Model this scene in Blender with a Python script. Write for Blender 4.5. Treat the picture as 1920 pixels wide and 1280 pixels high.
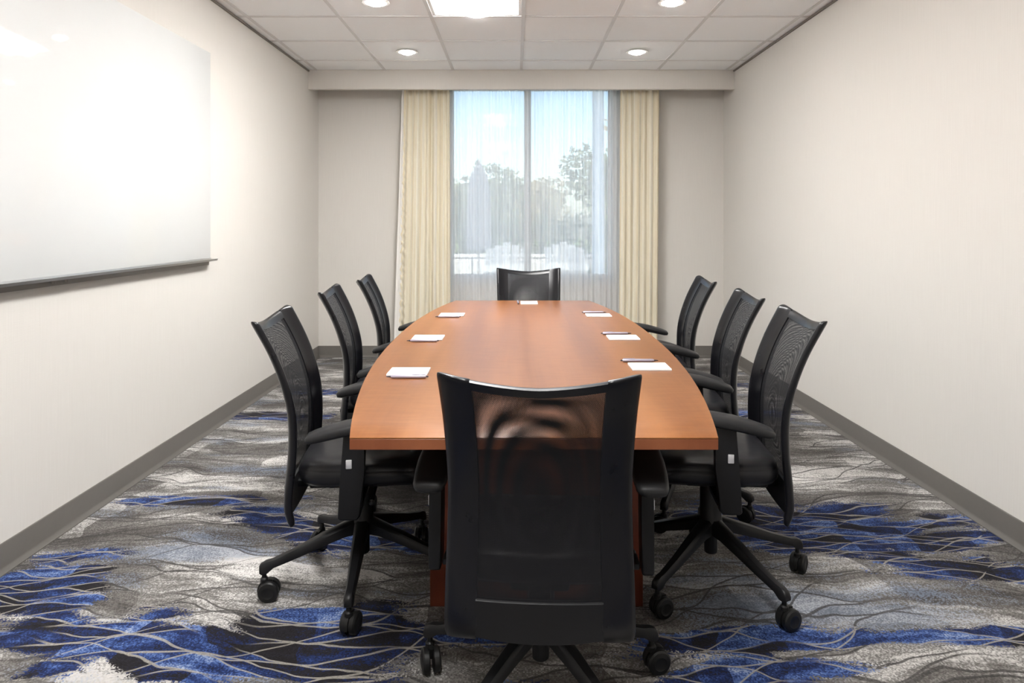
import bpy, bmesh, math, random
from mathutils import Vector, Matrix
random.seed(7)
for _o in list(bpy.data.objects):
    bpy.data.objects.remove(_o, do_unlink=True)
scene = bpy.context.scene
COL = scene.collection

# ------------------------------------------------------------------ camera
F_PX = 1280.0
EYE = 1.26
cam_d = bpy.data.cameras.new('camera')
cam_d.sensor_width = 36.0
cam_d.lens = 36.0 * F_PX / 1920.0
cam_d.shift_x = -6.0 / 1920.0
cam_d.shift_y = -(640.0 - 418.0) / 1920.0
cam_d.clip_start = 0.05
cam_d.clip_end = 300
cam = bpy.data.objects.new('camera', cam_d)
COL.objects.link(cam)
cam.location = (0, 0, EYE)
cam.rotation_euler = (math.radians(90), 0, 0)
scene.camera = cam

# ------------------------------------------------------------------ view, sky, sun, light levels
vs = scene.view_settings
vs.view_transform = 'Standard'
vs.look = 'None'
vs.gamma = 1.0
vs.use_curve_mapping = False
vs.exposure = 0.30
scene.cycles.caustics_reflective = False

LAMP_TROFFER = 28.0       # glow of the ceiling panels
LAMP_LENS = 62.0         # brighter centre lens of the panels
LAMP_DOWN = 55.0         # glow of the round downlights
SKY_STRENGTH = 0.62
SUN_ENERGY = 7.5

world = bpy.data.worlds.new('sky')
scene.world = world
world.use_nodes = True
wn = world.node_tree
wn.nodes.clear()
wo = wn.nodes.new('ShaderNodeOutputWorld')
wb = wn.nodes.new('ShaderNodeBackground')
ws = wn.nodes.new('ShaderNodeTexSky')
ws.sky_type = 'NISHITA'
ws.sun_disc = False
ws.sun_elevation = math.radians(48)
ws.sun_rotation = math.radians(200)
ws.air_density = 1.0
ws.dust_density = 2.0
wb.inputs['Strength'].default_value = SKY_STRENGTH
wn.links.new(ws.outputs[0], wb.inputs[0])
wn.links.new(wb.outputs[0], wo.inputs[0])

sun_d = bpy.data.lights.new('sun', 'SUN')
sun_d.energy = SUN_ENERGY
sun_d.angle = math.radians(1.0)
sun_d.color = (1.0, 0.95, 0.88)
sun = bpy.data.objects.new('sun', sun_d)
COL.objects.link(sun)
sun.location = (3, -6, 12)
sun.rotation_euler = (math.radians(42), 0, math.radians(20))

# ------------------------------------------------------------------ room numbers (metres)
XL, XR = -1.85, 1.96
YB, YF = 6.417, -1.7
ZC = 2.628
YS = 6.10            # face of the curtain soffit
ZS = 2.456
TX = 0.045           # table centre line
TY0, TY1 = 1.64, 4.546
TZ = 0.745

# ------------------------------------------------------------------ node helper
class NT:
    def __init__(self, name):
        self.mat = bpy.data.materials.new(name)
        self.mat.use_nodes = True
        self.t = self.mat.node_tree
        self.t.nodes.clear()
        self.out = self.t.nodes.new('ShaderNodeOutputMaterial')
    def n(self, kind, **kw):
        nd = self.t.nodes.new(kind)
        for k, v in kw.items():
            setattr(nd, k, v)
        return nd
    def put(self, sock, v):
        if v is None:
            return
        if isinstance(v, bpy.types.NodeSocket):
            self.t.links.new(v, sock)
        else:
            if isinstance(v, (tuple, list)) and len(v) == 3 and sock.type == 'RGBA':
                v = (v[0], v[1], v[2], 1.0)
            sock.default_value = v
    def m(self, op, a, b=None, c=None, clamp=False):
        nd = self.n('ShaderNodeMath', operation=op, use_clamp=clamp)
        for i, v in enumerate((a, b, c)):
            self.put(nd.inputs[i], v)
        return nd.outputs[0]
    def mix(self, f, a, b, blend='MIX'):
        nd = self.n('ShaderNodeMix', data_type='RGBA', blend_type=blend)
        nd.clamp_factor = True
        self.put(nd.inputs[0], f)
        self.put(nd.inputs[6], a)
        self.put(nd.inputs[7], b)
        return nd.outputs[2]
    def xyz(self, x=0.0, y=0.0, z=0.0):
        nd = self.n('ShaderNodeCombineXYZ')
        for i, v in enumerate((x, y, z)):
            self.put(nd.inputs[i], v)
        return nd.outputs[0]
    def sep(self, v):
        nd = self.n('ShaderNodeSeparateXYZ')
        self.put(nd.inputs[0], v)
        return nd.outputs
    def pos(self):
        return self.n('ShaderNodeNewGeometry').outputs['Position']
    def objco(self):
        return self.n('ShaderNodeTexCoord').outputs['Object']
    def noise(self, vec, scale=1.0, detail=2.0, rough=0.5):
        nd = self.n('ShaderNodeTexNoise')
        self.put(nd.inputs['Vector'], vec)
        nd.inputs['Scale'].default_value = scale
        nd.inputs['Detail'].default_value = detail
        nd.inputs['Roughness'].default_value = rough
        return nd.outputs['Fac']
    def white(self, vec):
        nd = self.n('ShaderNodeTexWhiteNoise', noise_dimensions='3D')
        self.put(nd.inputs['Vector'], vec)
        return nd.outputs['Value']
    def ss(self, v, a, b, lo=0.0, hi=1.0):
        nd = self.n('ShaderNodeMapRange', interpolation_type='SMOOTHSTEP')
        self.put(nd.inputs['Value'], v)
        nd.inputs['From Min'].default_value = a
        nd.inputs['From Max'].default_value = b
        nd.inputs['To Min'].default_value = lo
        nd.inputs['To Max'].default_value = hi
        return nd.outputs[0]
    def ramp(self, f, stops, interp='LINEAR'):
        nd = self.n('ShaderNodeValToRGB')
        cr = nd.color_ramp
        cr.interpolation = interp
        while len(cr.elements) < len(stops):
            cr.elements.new(0.5)
        for e, (p, c) in zip(cr.elements, stops):
            e.position = p
            e.color = (c[0], c[1], c[2], 1.0)
        self.put(nd.inputs[0], f)
        return nd.outputs[0]
    def bsdf(self, color, rough=0.5, spec=0.5, metal=0.0, normal=None, sheen=0.0, coat=0.0):
        nd = self.n('ShaderNodeBsdfPrincipled')
        self.put(nd.inputs['Base Color'], color)
        self.put(nd.inputs['Roughness'], rough)
        nd.inputs['Specular IOR Level'].default_value = spec
        nd.inputs['Metallic'].default_value = metal
        nd.inputs['Sheen Weight'].default_value = sheen
        nd.inputs['Coat Weight'].default_value = coat
        if normal is not None:
            self.put(nd.inputs['Normal'], normal)
        return nd.outputs[0]
    def bump(self, h, strength=0.2, dist=0.002):
        nd = self.n('ShaderNodeBump')
        nd.inputs['Strength'].default_value = strength
        nd.inputs['Distance'].default_value = dist
        self.put(nd.inputs['Height'], h)
        return nd.outputs[0]
    def scale(self, v, s):
        nd = self.n('ShaderNodeVectorMath', operation='MULTIPLY')
        self.put(nd.inputs[0], v)
        nd.inputs[1].default_value = s
        return nd.outputs[0]
    def done(self, shader):
        self.t.links.new(shader, self.out.inputs[0])
        return self.mat

def srgb(r, g, b):
    def f(c):
        c /= 255.0
        return c / 12.92 if c <= 0.04045 else ((c + 0.055) / 1.055) ** 2.4
    return (f(r), f(g), f(b))

# ------------------------------------------------------------------ materials
def mat_wall():
    k = NT('woven vinyl wallcovering')
    p = k.pos()
    s = k.sep(p)
    hor = k.m('ADD', s[0], s[1])
    thread = k.noise(k.xyz(k.m('MULTIPLY', hor, 260.0), 0.0, k.m('MULTIPLY', s[2], 5.0)), 1.0, 2)
    weft = k.noise(k.xyz(k.m('MULTIPLY', hor, 14.0), 0.0, k.m('MULTIPLY', s[2], 320.0)), 1.0, 1)
    h = k.m('ADD', thread, k.m('MULTIPLY', weft, 0.6))
    c = k.mix(thread, (0.645, 0.617, 0.578), (0.705, 0.680, 0.642))
    return k.done(k.bsdf(c, 0.62, 0.3, normal=k.bump(h, 0.25, 0.0012)))

def mat_plain(name, color, rough=0.5, spec=0.5, metal=0.0, grain=0.0, gscale=200.0, bump=0.0, coat=0.0):
    k = NT(name)
    p = k.objco()
    nz = k.noise(p, gscale, 3)
    c = k.mix(nz, tuple(v * (1 - grain) for v in color), tuple(min(1, v * (1 + grain)) for v in color))
    nrm = k.bump(nz, bump, 0.001) if bump else None
    return k.done(k.bsdf(c, rough, spec, metal, nrm, coat=coat))

def mat_tile():
    k = NT('mineral fibre ceiling tile')
    p = k.pos()
    a = k.noise(p, 60.0, 3)
    b = k.noise(p, 420.0, 2)
    c = k.mix(k.ss(b, 0.62, 0.72), (0.955, 0.96, 0.965), (0.89, 0.895, 0.90))
    return k.done(k.bsdf(c, 0.9, 0.1, normal=k.bump(k.m('ADD', a, b), 0.2, 0.001)))

def mat_emit(name, color, strength):
    k = NT(name)
    e = k.n('ShaderNodeEmission')
    nz = k.noise(k.objco(), 30.0, 1)
    e.inputs['Strength'].default_value = strength
    k.put(e.inputs['Color'], k.mix(nz, color, tuple(v * 0.99 for v in color)))
    return k.done(e.outputs[0])

def mat_wood(name, light, dark, rough, edge=False):
    k = NT(name)
    p = k.pos()
    s = k.sep(p)
    w = k.noise(p, 3.0, 2)
    gx = k.m('ADD', s[0], k.m('MULTIPLY', w, 0.03))
    broad = k.noise(k.xyz(k.m('MULTIPLY', gx, 9.0), k.m('MULTIPLY', s[1], 0.55), k.m('MULTIPLY', s[2], 9.0)), 1.0, 3)
    fine = k.noise(k.xyz(k.m('MULTIPLY', gx, 110.0), k.m('MULTIPLY', s[1], 1.1), k.m('MULTIPLY', s[2], 5.0)), 1.0, 3)
    fleck = k.noise(k.xyz(k.m('MULTIPLY', s[0], 14.0), k.m('MULTIPLY', s[1], 60.0), k.m('MULTIPLY', s[2], 14.0)), 1.0, 2)
    t = k.m('ADD', k.m('MULTIPLY', broad, 0.66), k.m('ADD', k.m('MULTIPLY', fine, 0.10), k.m('MULTIPLY', fleck, 0.24)))
    c = k.mix(k.ss(t, 0.30, 0.70), dark, light)
    r = k.m('ADD', rough, k.m('MULTIPLY', broad, 0.05))
    return k.done(k.bsdf(c, r, 0.22))

def mat_leather(name, color, rough, grain=True):
    k = NT(name)
    p = k.objco()
    v = k.n('ShaderNodeTexVoronoi')
    k.put(v.inputs['Vector'], p)
    v.inputs['Scale'].default_value = 420.0
    nz = k.noise(p, 25.0, 2)
    c = k.mix(nz, tuple(x * 0.85 for x in color), tuple(x * 1.15 for x in color))
    return k.done(k.bsdf(c, k.m('ADD', rough, k.m('MULTIPLY', nz, 0.08)), 0.32, normal=k.bump(v.outputs['Distance'], 0.05, 0.0004) if grain else None))

def mat_mesh():
    k = NT('black perforated mesh fabric')
    uv = k.n('ShaderNodeUVMap', uv_map='weave').outputs[0]
    s = k.sep(uv)
    px, py = 0.0019, 0.0016
    a = k.m('COSINE', k.m('MULTIPLY', s[0], math.pi / px))
    b = k.m('COSINE', k.m('MULTIPLY', s[1], math.pi / py))
    hole = k.ss(k.m('MULTIPLY', a, b), 0.15, 0.31)
    tr = k.n('ShaderNodeBsdfTransparent')
    bs = k.bsdf((0.010, 0.010, 0.012), 0.6, 0.25)
    mx = k.n('ShaderNodeMixShader')
    k.put(mx.inputs[0], hole)
    k.t.links.new(bs, mx.inputs[1])
    k.t.links.new(tr.outputs[0], mx.inputs[2])
    return k.done(mx.outputs[0])

def mat_sheer():
    k = NT('white sheer voile')
    p = k.pos()
    s = k.sep(p)
    th = k.noise(k.xyz(k.m('MULTIPLY', s[0], 120.0), 0.0, k.m('MULTIPLY', s[2], 0.8)), 1.0, 2)
    d = k.n('ShaderNodeBsdfDiffuse'); d.inputs[0].default_value = (0.86, 0.87, 0.88, 1)
    t = k.n('ShaderNodeBsdfTranslucent'); t.inputs[0].default_value = (0.90, 0.91, 0.92, 1)
    tr = k.n('ShaderNodeBsdfTransparent')
    m1 = k.n('ShaderNodeMixShader'); m1.inputs[0].default_value = 0.55
    k.t.links.new(d.outputs[0], m1.inputs[1]); k.t.links.new(t.outputs[0], m1.inputs[2])
    m2 = k.n('ShaderNodeMixShader')
    k.put(m2.inputs[0], k.ss(th, 0.25, 0.75, 0.15, 0.26))
    k.t.links.new(m1.outputs[0], m2.inputs[1]); k.t.links.new(tr.outputs[0], m2.inputs[2])
    return k.done(m2.outputs[0])

def mat_drape():
    k = NT('striped gold beige drapery')
    uv = k.n('ShaderNodeUVMap', uv_map='cloth').outputs[0]
    s = k.sep(uv)
    wob = k.m('MULTIPLY', k.noise(k.xyz(k.m('MULTIPLY', s[0], 6.0), k.m('MULTIPLY', s[1], 2.2)), 1.0, 2), 0.02)
    u = k.m('ADD', s[0], wob)
    a = k.noise(k.xyz(k.m('MULTIPLY', u, 26.0), k.m('MULTIPLY', s[1], 0.12)), 1.0, 2)
    b = k.noise(k.xyz(k.m('MULTIPLY', u, 150.0), k.m('MULTIPLY', s[1], 0.8)), 1.0, 2)
    t = k.m('ADD', k.m('MULTIPLY', a, 0.7), k.m('MULTIPLY', b, 0.3))
    c = k.ramp(t, [(0.30, (0.66, 0.56, 0.38)), (0.42, (0.82, 0.74, 0.57)), (0.54, (0.88, 0.83, 0.70)), (0.70, (0.88, 0.85, 0.79))])
    d = k.n('ShaderNodeBsdfDiffuse'); k.put(d.inputs[0], c)
    tl = k.n('ShaderNodeBsdfTranslucent'); k.put(tl.inputs[0], c)
    m1 = k.n('ShaderNodeMixShader'); m1.inputs[0].default_value = 0.22
    k.t.links.new(d.outputs[0], m1.inputs[1]); k.t.links.new(tl.outputs[0], m1.inputs[2])
    return k.done(m1.outputs[0])

def mat_glass():
    k = NT('clear window glass')
    tr = k.n('ShaderNodeBsdfTransparent'); tr.inputs[0].default_value = (0.93, 0.96, 0.95, 1)
    gl = k.n('ShaderNodeBsdfGlossy'); gl.inputs['Roughness'].default_value = 0.02
    fr = k.n('ShaderNodeFresnel')
    k.put(fr.inputs['IOR'], k.m('ADD', 1.45, k.m('MULTIPLY', k.noise(k.objco(), 3.0, 1), 0.04)))
    mx = k.n('ShaderNodeMixShader')
    k.t.links.new(fr.outputs[0], mx.inputs[0]); k.t.links.new(tr.outputs[0], mx.inputs[1]); k.t.links.new(gl.outputs[0], mx.inputs[2])
    return k.done(mx.outputs[0])

def mat_carpet():
    """broadloom with a printed pattern: blue veined drifts on a grey brushed ground"""
    k = NT('blue and grey patterned carpet')
    P = k.pos()
    s = k.sep(P)
    x, y = s[0], s[1]
    w1 = k.m('SUBTRACT', k.noise(P, 1.7, 2), 0.5)
    w2 = k.m('SUBTRACT', k.noise(k.xyz(k.m('ADD', x, 7.3), k.m('ADD', y, 3.1), 2.0), 1.3, 2), 0.5)
    w3 = k.m('SUBTRACT', k.noise(k.xyz(k.m('ADD', x, 1.3), k.m('ADD', y, 9.1), 4.0), 5.0, 2), 0.5)
    u = k.m('ADD', x, k.m('ADD', k.m('MULTIPLY', w1, 0.55), k.m('MULTIPLY', w3, 0.10)))
    v = k.m('ADD', k.m('ADD', y, k.m('MULTIPLY', x, 0.07)), k.m('ADD', k.m('MULTIPLY', w2, 0.36), k.m('MULTIPLY', w3, 0.05)))
    # net of long lens shaped cells
    def net(L, p, amp, off, slope=0.0):
        V = k.m('DIVIDE', k.m('ADD', k.m('ADD', v, off), k.m('MULTIPLY', u, slope)), p)
        sn = k.m('MULTIPLY', k.m('SINE', k.m('MULTIPLY', u, math.pi / L)), amp)
        a = k.m('SUBTRACT', V, sn)
        b = k.m('ADD', k.m('SUBTRACT', V, 1.0), sn)
        da = k.m('ABSOLUTE', k.m('WRAP', a, 1.0, -1.0))
        db = k.m('ABSOLUTE', k.m('WRAP', b, 1.0, -1.0))
        d = k.m('MINIMUM', da, db)
        idv = k.xyz(k.m('FLOOR', k.m('DIVIDE', a, 2.0)), k.m('FLOOR', k.m('DIVIDE', b, 2.0)), k.m('FLOOR', k.m('ADD', k.m('DIVIDE', u, L), 0.5)))
        return d, k.white(idv)
    amp = k.m('ADD', 0.50, k.m('MULTIPLY', w1, 0.5))
    d1, r1 = net(0.25, 0.045, amp, 0.0)
    d2, r2 = net(0.50, 0.088, amp, 0.37)
    d3, r3 = net(0.34, 0.105, amp, 0.11, -0.26)
    # drifts: where the blue motif lies
    def ell(cx, cy, rx, ry, rot=0.0):
        c_, s_ = math.cos(rot), math.sin(rot)
        dx = k.m('SUBTRACT', x, cx); dy = k.m('SUBTRACT', y, cy)
        ex = k.m('DIVIDE', k.m('ADD', k.m('MULTIPLY', dx, c_), k.m('MULTIPLY', dy, s_)), rx)
        ey = k.m('DIVIDE', k.m('SUBTRACT', k.m('MULTIPLY', dy, c_), k.m('MULTIPLY', dx, s_)), ry)
        q = k.m('SQRT', k.m('ADD', k.m('MULTIPLY', ex, ex), k.m('MULTIPLY', ey, ey)))
        return k.m('SUBTRACT', 1.0, q)
    blobs = [(-1.62, 2.35, 0.22, 0.26, 0.5), (-0.95, 2.02, 0.78, 0.16, -0.10), (-1.42, 3.10, 0.40, 0.07, 0.0),
             (-0.98, 2.86, 0.34, 0.12, -0.5), (-0.55, 2.10, 0.50, 0.15, 0.0), (-0.55, 2.75, 0.42, 0.16, -0.1),
             (-1.75, 1.75, 0.2, 0.12, 0.2), (1.32, 2.82, 0.62, 0.26, -0.12), (0.95, 2.98, 0.3, 0.12, 0.0),
             (0.75, 2.06, 0.42, 0.07, 0.1), (0.62, 1.90, 0.36, 0.07, 0.15), (1.55, 2.07, 0.5, 0.06, -0.05), (1.75, 2.45, 0.35, 0.09, -0.2),
             (-1.60, 4.45, 0.40, 0.11, 0.0), (1.45, 4.50, 0.45, 0.12, 0.0), (-1.3, 5.1, 0.5, 0.10, 0.0),
             (1.3, 5.3, 0.6, 0.1, 0.0), (0.2, 3.3, 0.6, 0.2, 0.1), (0.3, 4.3, 0.6, 0.15, 0.1), (-0.2, 5.6, 0.7, 0.14, 0.0),
             (-0.9, 1.2, 0.8, 0.2, 0.1), (0.9, 1.0, 0.8, 0.2, -0.1), (-0.6, 0.2, 0.9, 0.22, 0.0), (1.0, -0.6, 0.8, 0.25, 0.0), (-1.0, -1.0, 0.6, 0.2, 0.1)]
    Z = None
    for b in blobs:
        e = ell(*b)
        Z = e if Z is None else k.m('SMOOTH_MAX', Z, e, 0.12)
    nzZ = k.m('SUBTRACT', k.noise(k.xyz(k.m('MULTIPLY', u, 3.2), k.m('MULTIPLY', v, 9.0)), 1.0, 3), 0.5)
    Z = k.m('ADD', Z, k.m('MULTIPLY', nzZ, 2.3))
    # tufts
    tuft = k.white(k.xyz(k.m('FLOOR', k.m('DIVIDE', x, 0.0045)), k.m('FLOOR', k.m('DIVIDE', y, 0.0045)), 0.0))
    tj = k.m('SUBTRACT', tuft, 0.5)
    # grey brushed ground
    g1 = k.noise(k.xyz(k.m('MULTIPLY', u, 1.6), k.m('MULTIPLY', v, 5.5)), 1.0, 3)
    g2 = k.noise(k.xyz(k.m('MULTIPLY', u, 7.0), k.m('MULTIPLY', v, 46.0)), 1.0, 3)
    gt = k.m('ADD', k.m('ADD', k.m('MULTIPLY', g1, 0.72), k.m('MULTIPLY', g2, 0.30)), k.m('ADD', k.m('MULTIPLY', tj, 0.10), k.m('MULTIPLY', k.m('SUBTRACT', r2, 0.5), 0.16)))
    ground = k.ramp(gt, [(0.32, (0.070, 0.064, 0.060)), (0.44, (0.135, 0.126, 0.118)), (0.54, (0.235, 0.224, 0.212)), (0.65, (0.60, 0.58, 0.56))])
    # pale blue washes over the ground
    wash = k.noise(k.xyz(k.m('MULTIPLY', u, 2.0), k.m('ADD', k.m('MULTIPLY', v, 6.0), 4.0), 3.0), 1.0, 2)
    wsh = k.m('MAXIMUM', ell(1.05, 2.28, 0.75, 0.22, 0.0), ell(-1.25, 2.62, 0.5, 0.16, 0.0))
    wfac = k.ss(k.m('ADD', k.m('ADD', wash, k.m('MULTIPLY', k.m('MAXIMUM', wsh, 0.0), 0.35)), k.m('MULTIPLY', tj, 0.18)), 0.60, 0.72)
    ground = k.mix(k.m('MULTIPLY', wfac, 0.5), ground, (0.19, 0.245, 0.35))
    # fine dark veins on the ground
    vein_on = k.ss(k.noise(k.xyz(k.m('MULTIPLY', u, 1.8), k.m('MULTIPLY', v, 3.2), 6.0), 1.0, 1), 0.38, 0.50)
    vd = k.m('MULTIPLY', k.m('SUBTRACT', 1.0, k.ss(k.m('MINIMUM', d2, k.m('MULTIPLY', d3, 1.3)), 0.030, 0.068)), vein_on)
    ground = k.mix(k.m('MULTIPLY', vd, 0.85), ground, (0.055, 0.052, 0.050))
    # blue motif cells
    cn = k.noise(k.xyz(k.m('MULTIPLY', u, 9.0), k.m('MULTIPLY', v, 26.0), 1.0), 1.0, 3)
    ct = k.m('ADD', k.m('ADD', k.m('ADD', k.m('MULTIPLY', r1, 0.34), k.m('MULTIPLY', r3, 0.16)), k.m('MULTIPLY', cn, 0.66)), k.m('MULTIPLY', tj, 0.16))
    cells = k.ramp(ct, [(0.30, (0.012, 0.010, 0.012)), (0.50, (0.016, 0.015, 0.020)), (0.54, (0.010, 0.016, 0.060)), (0.66, (0.017, 0.033, 0.118)),
                        (0.76, (0.046, 0.092, 0.270)), (0.86, (0.14, 0.21, 0.42)), (0.95, (0.33, 0.37, 0.48))])
    line_on = k.ss(k.noise(k.xyz(k.m('MULTIPLY', u, 3.0), k.m('MULTIPLY', v, 8.0), 9.0), 1.0, 1), 0.34, 0.46)
    ln = k.m('MULTIPLY', k.m('SUBTRACT', 1.0, k.ss(k.m('ADD', k.m('MINIMUM', d1, k.m('MULTIPLY', d3, 2.2)), k.m('MULTIPLY', tj, 0.03)), 0.05, 0.10)), line_on)
    motif = k.mix(k.m('MULTIPLY', ln, 0.85), cells, (0.36, 0.335, 0.295))
    zone = k.ss(k.m('ADD', Z, k.m('MULTIPLY', tj, 0.22)), 0.02, 0.10)
    c = k.mix(zone, ground, motif)
    # dark broken rims where the drift meets the ground
    rim = k.m('MULTIPLY', k.ss(k.m('ABSOLUTE', k.m('ADD', Z, k.m('ADD', 0.10, k.m('MULTIPLY', tj, 0.30)))), 0.05, 0.12, 1.0, 0.0), k.ss(g2, 0.52, 0.62))
    c = k.mix(k.m('MULTIPLY', rim, 0.8), c, (0.03, 0.028, 0.030))
    c = k.mix(1.0, c, k.ramp(tuft, [(0.0, (0.70, 0.70, 0.70)), (1.0, (1.0, 1.0, 1.0))]), 'MULTIPLY')
    pile = k.noise(P, 330.0, 2)
    return k.done(k.bsdf(c, 0.95, 0.1, normal=k.bump(k.m('ADD', pile, k.m('MULTIPLY', tuft, 0.5)), 0.6, 0.003), sheen=0.05))

def mat_foliage(name, a, b):
    k = NT(name)
    c = k.mix(k.noise(k.pos(), 2.5, 3), a, b)
    d = k.n('ShaderNodeBsdfDiffuse'); k.put(d.inputs[0], c)
    tl = k.n('ShaderNodeBsdfTranslucent'); k.put(tl.inputs[0], c)
    m1 = k.n('ShaderNodeMixShader'); m1.inputs[0].default_value = 0.35
    k.t.links.new(d.outputs[0], m1.inputs[1]); k.t.links.new(tl.outputs[0], m1.inputs[2])
    return k.done(m1.outputs[0])

M = dict(
    wall=mat_wall(),
    tile=mat_tile(),
    grid=mat_plain('painted steel ceiling grid', (0.70, 0.69, 0.685), 0.5, 0.4, grain=0.02),
    slab=mat_plain('ceiling plenum board', (0.6, 0.59, 0.57), 0.9, 0.1, grain=0.05),
    angle=mat_plain('wall angle in gap shade grey', (0.21, 0.19, 0.17), 0.6, 0.3, grain=0.05),  # dark tone paints in the shade of the gap between ceiling and wall
    base=mat_plain('grey rubber wall base', (0.125, 0.116, 0.105), 0.5, 0.4, grain=0.05, gscale=40),
    carpet=mat_carpet(),
    glow=mat_emit('troffer diffuser glow', (1.0, 0.985, 0.965), LAMP_TROFFER),
    lens=mat_emit('troffer lens glow', (1.0, 0.985, 0.965), LAMP_LENS),
    down=mat_emit('downlight glow', (1.0, 0.97, 0.92), LAMP_DOWN),
    white=mat_plain('white painted metal', (0.82, 0.81, 0.79), 0.4, 0.5, grain=0.02),
    board=mat_plain('white glass marker board', (0.69, 0.705, 0.705), 0.04, 0.5, grain=0.01, gscale=4),
    alu=mat_plain('satin aluminium', (0.62, 0.62, 0.63), 0.32, 0.5, 1.0, grain=0.05),
    greymetal=mat_plain('grey bracket metal', (0.30, 0.28, 0.26), 0.45, 0.5, 0.4, grain=0.05),
    wood=mat_wood('cherry laminate', (0.262, 0.105, 0.036), (0.165, 0.058, 0.018), 0.28),
    woodedge=mat_wood('cherry edge band', (0.22, 0.075, 0.033), (0.16, 0.05, 0.022), 0.3),
    woodleg=mat_wood('cherry base panel', (0.17, 0.045, 0.024), (0.11, 0.028, 0.015), 0.35),
    leather=mat_leather('black leather', (0.010, 0.010, 0.012), 0.30),
    leatherback=mat_leather('black leather edging', (0.0055, 0.0055, 0.0072), 0.25, False),
    plastic=mat_plain('black moulded plastic', (0.007, 0.007, 0.008), 0.40, 0.30, grain=0.1, gscale=500, bump=0.05),
    rubber=mat_plain('black caster rubber', (0.008, 0.008, 0.008), 0.45, 0.35, grain=0.1),
    pad=mat_plain('soft black arm pad', (0.014, 0.014, 0.015), 0.45, 0.35, grain=0.08, gscale=500, bump=0.05),
    button=mat_plain('silver push button', (0.68, 0.68, 0.70), 0.3, 0.5, 0.6, grain=0.03),
    mesh=mat_mesh(),
    sheer=mat_sheer(),
    drape=mat_drape(),
    lining=mat_plain('white drape lining', (0.78, 0.76, 0.72), 0.8, 0.2, grain=0.03),
    glass=mat_glass(),
    frame=mat_plain('white window frame', (0.66, 0.665, 0.66), 0.4, 0.4, grain=0.02),
    paper=mat_plain('white paper', (0.93, 0.925, 0.92), 0.7, 0.2, grain=0.01),
    card=mat_plain('grey card backing', (0.42, 0.40, 0.40), 0.8, 0.2, grain=0.05),
    pen=mat_plain('lavender grey pen barrel', (0.44, 0.42, 0.52), 0.28, 0.5, 0.5, grain=0.03),
    pentip=mat_plain('dark pen tip', (0.06, 0.055, 0.07), 0.35, 0.5, 0.3, grain=0.03),
    paving=mat_plain('pale concrete paving', (0.52, 0.51, 0.49), 0.85, 0.2, grain=0.12, gscale=6),
    stone=mat_plain('pale stone', (0.55, 0.53, 0.50), 0.85, 0.2, grain=0.12, gscale=8),
    grass=mat_plain('lawn', (0.20, 0.27, 0.11), 0.95, 0.1, grain=0.2, gscale=3),
    bark=mat_plain('bark', (0.16, 0.125, 0.095), 0.9, 0.1, grain=0.3, gscale=30),
    leafa=mat_foliage('green leaves', (0.20, 0.24, 0.14), (0.31, 0.34, 0.22)),
    leafb=mat_foliage('pale autumn leaves', (0.44, 0.37, 0.26), (0.50, 0.46, 0.30)),
    leafc=mat_foliage('dark hedge leaves', (0.07, 0.11, 0.07), (0.13, 0.18, 0.10)),
    canvas=mat_plain('grey umbrella canvas', (0.16, 0.17, 0.19), 0.8, 0.2, grain=0.06),
    lounge=mat_plain('white painted timber', (0.74, 0.74, 0.72), 0.6, 0.3, grain=0.05),
    stucco=mat_plain('pale blue render', (0.50, 0.58, 0.66), 0.85, 0.2, grain=0.05),
)

# ------------------------------------------------------------------ mesh helpers
def to_mesh(name, verts, faces, uvs=None, uvname='uv', smooth=40):
    me = bpy.data.meshes.new(name)
    me.from_pydata([tuple(v) for v in verts], [], faces)
    if uvs is not None:
        lay = me.uv_layers.new(name=uvname)
        for lp in me.loops:
            lay.data[lp.index].uv = uvs[lp.vertex_index]
    me.validate()
    if smooth:
        for p in me.polygons:
            p.use_smooth = True
        me.set_sharp_from_angle(angle=math.radians(smooth))
    me.update()
    return me

def bm_mesh(name, bm, smooth=35):
    bmesh.ops.recalc_face_normals(bm, faces=bm.faces[:])
    me = bpy.data.meshes.new(name)
    bm.to_mesh(me)
    bm.free()
    if smooth:
        for p in me.polygons:
            p.use_smooth = True
        me.set_sharp_from_angle(angle=math.radians(smooth))
    return me

def bm_box(bm, x0, x1, y0, y1, z0, z1, bevel=0.0, seg=2):
    vs_ = [bm.verts.new((x, y, z)) for z in (z0, z1) for y in (y0, y1) for x in (x0, x1)]
    q = [(0, 2, 3, 1), (4, 5, 7, 6), (0, 1, 5, 4), (2, 6, 7, 3), (0, 4, 6, 2), (1, 3, 7, 5)]
    fs = [bm.faces.new([vs_[i] for i in f]) for f in q]
    if bevel:
        es = set(e for f in fs for e in f.edges)
        bmesh.ops.bevel(bm, geom=list(es), offset=bevel, segments=seg, profile=0.5, affect='EDGES')

def box_mesh(name, x0, x1, y0, y1, z0, z1, bevel=0.0, seg=2):
    bm = bmesh.new()
    bm_box(bm, x0, x1, y0, y1, z0, z1, bevel, seg)
    return bm_mesh(name, bm)

def boxes_mesh(name, lst, bevel=0.0):
    bm = bmesh.new()
    for b in lst:
        bm_box(bm, *b, bevel=bevel)
    return bm_mesh(name, bm)

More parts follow.
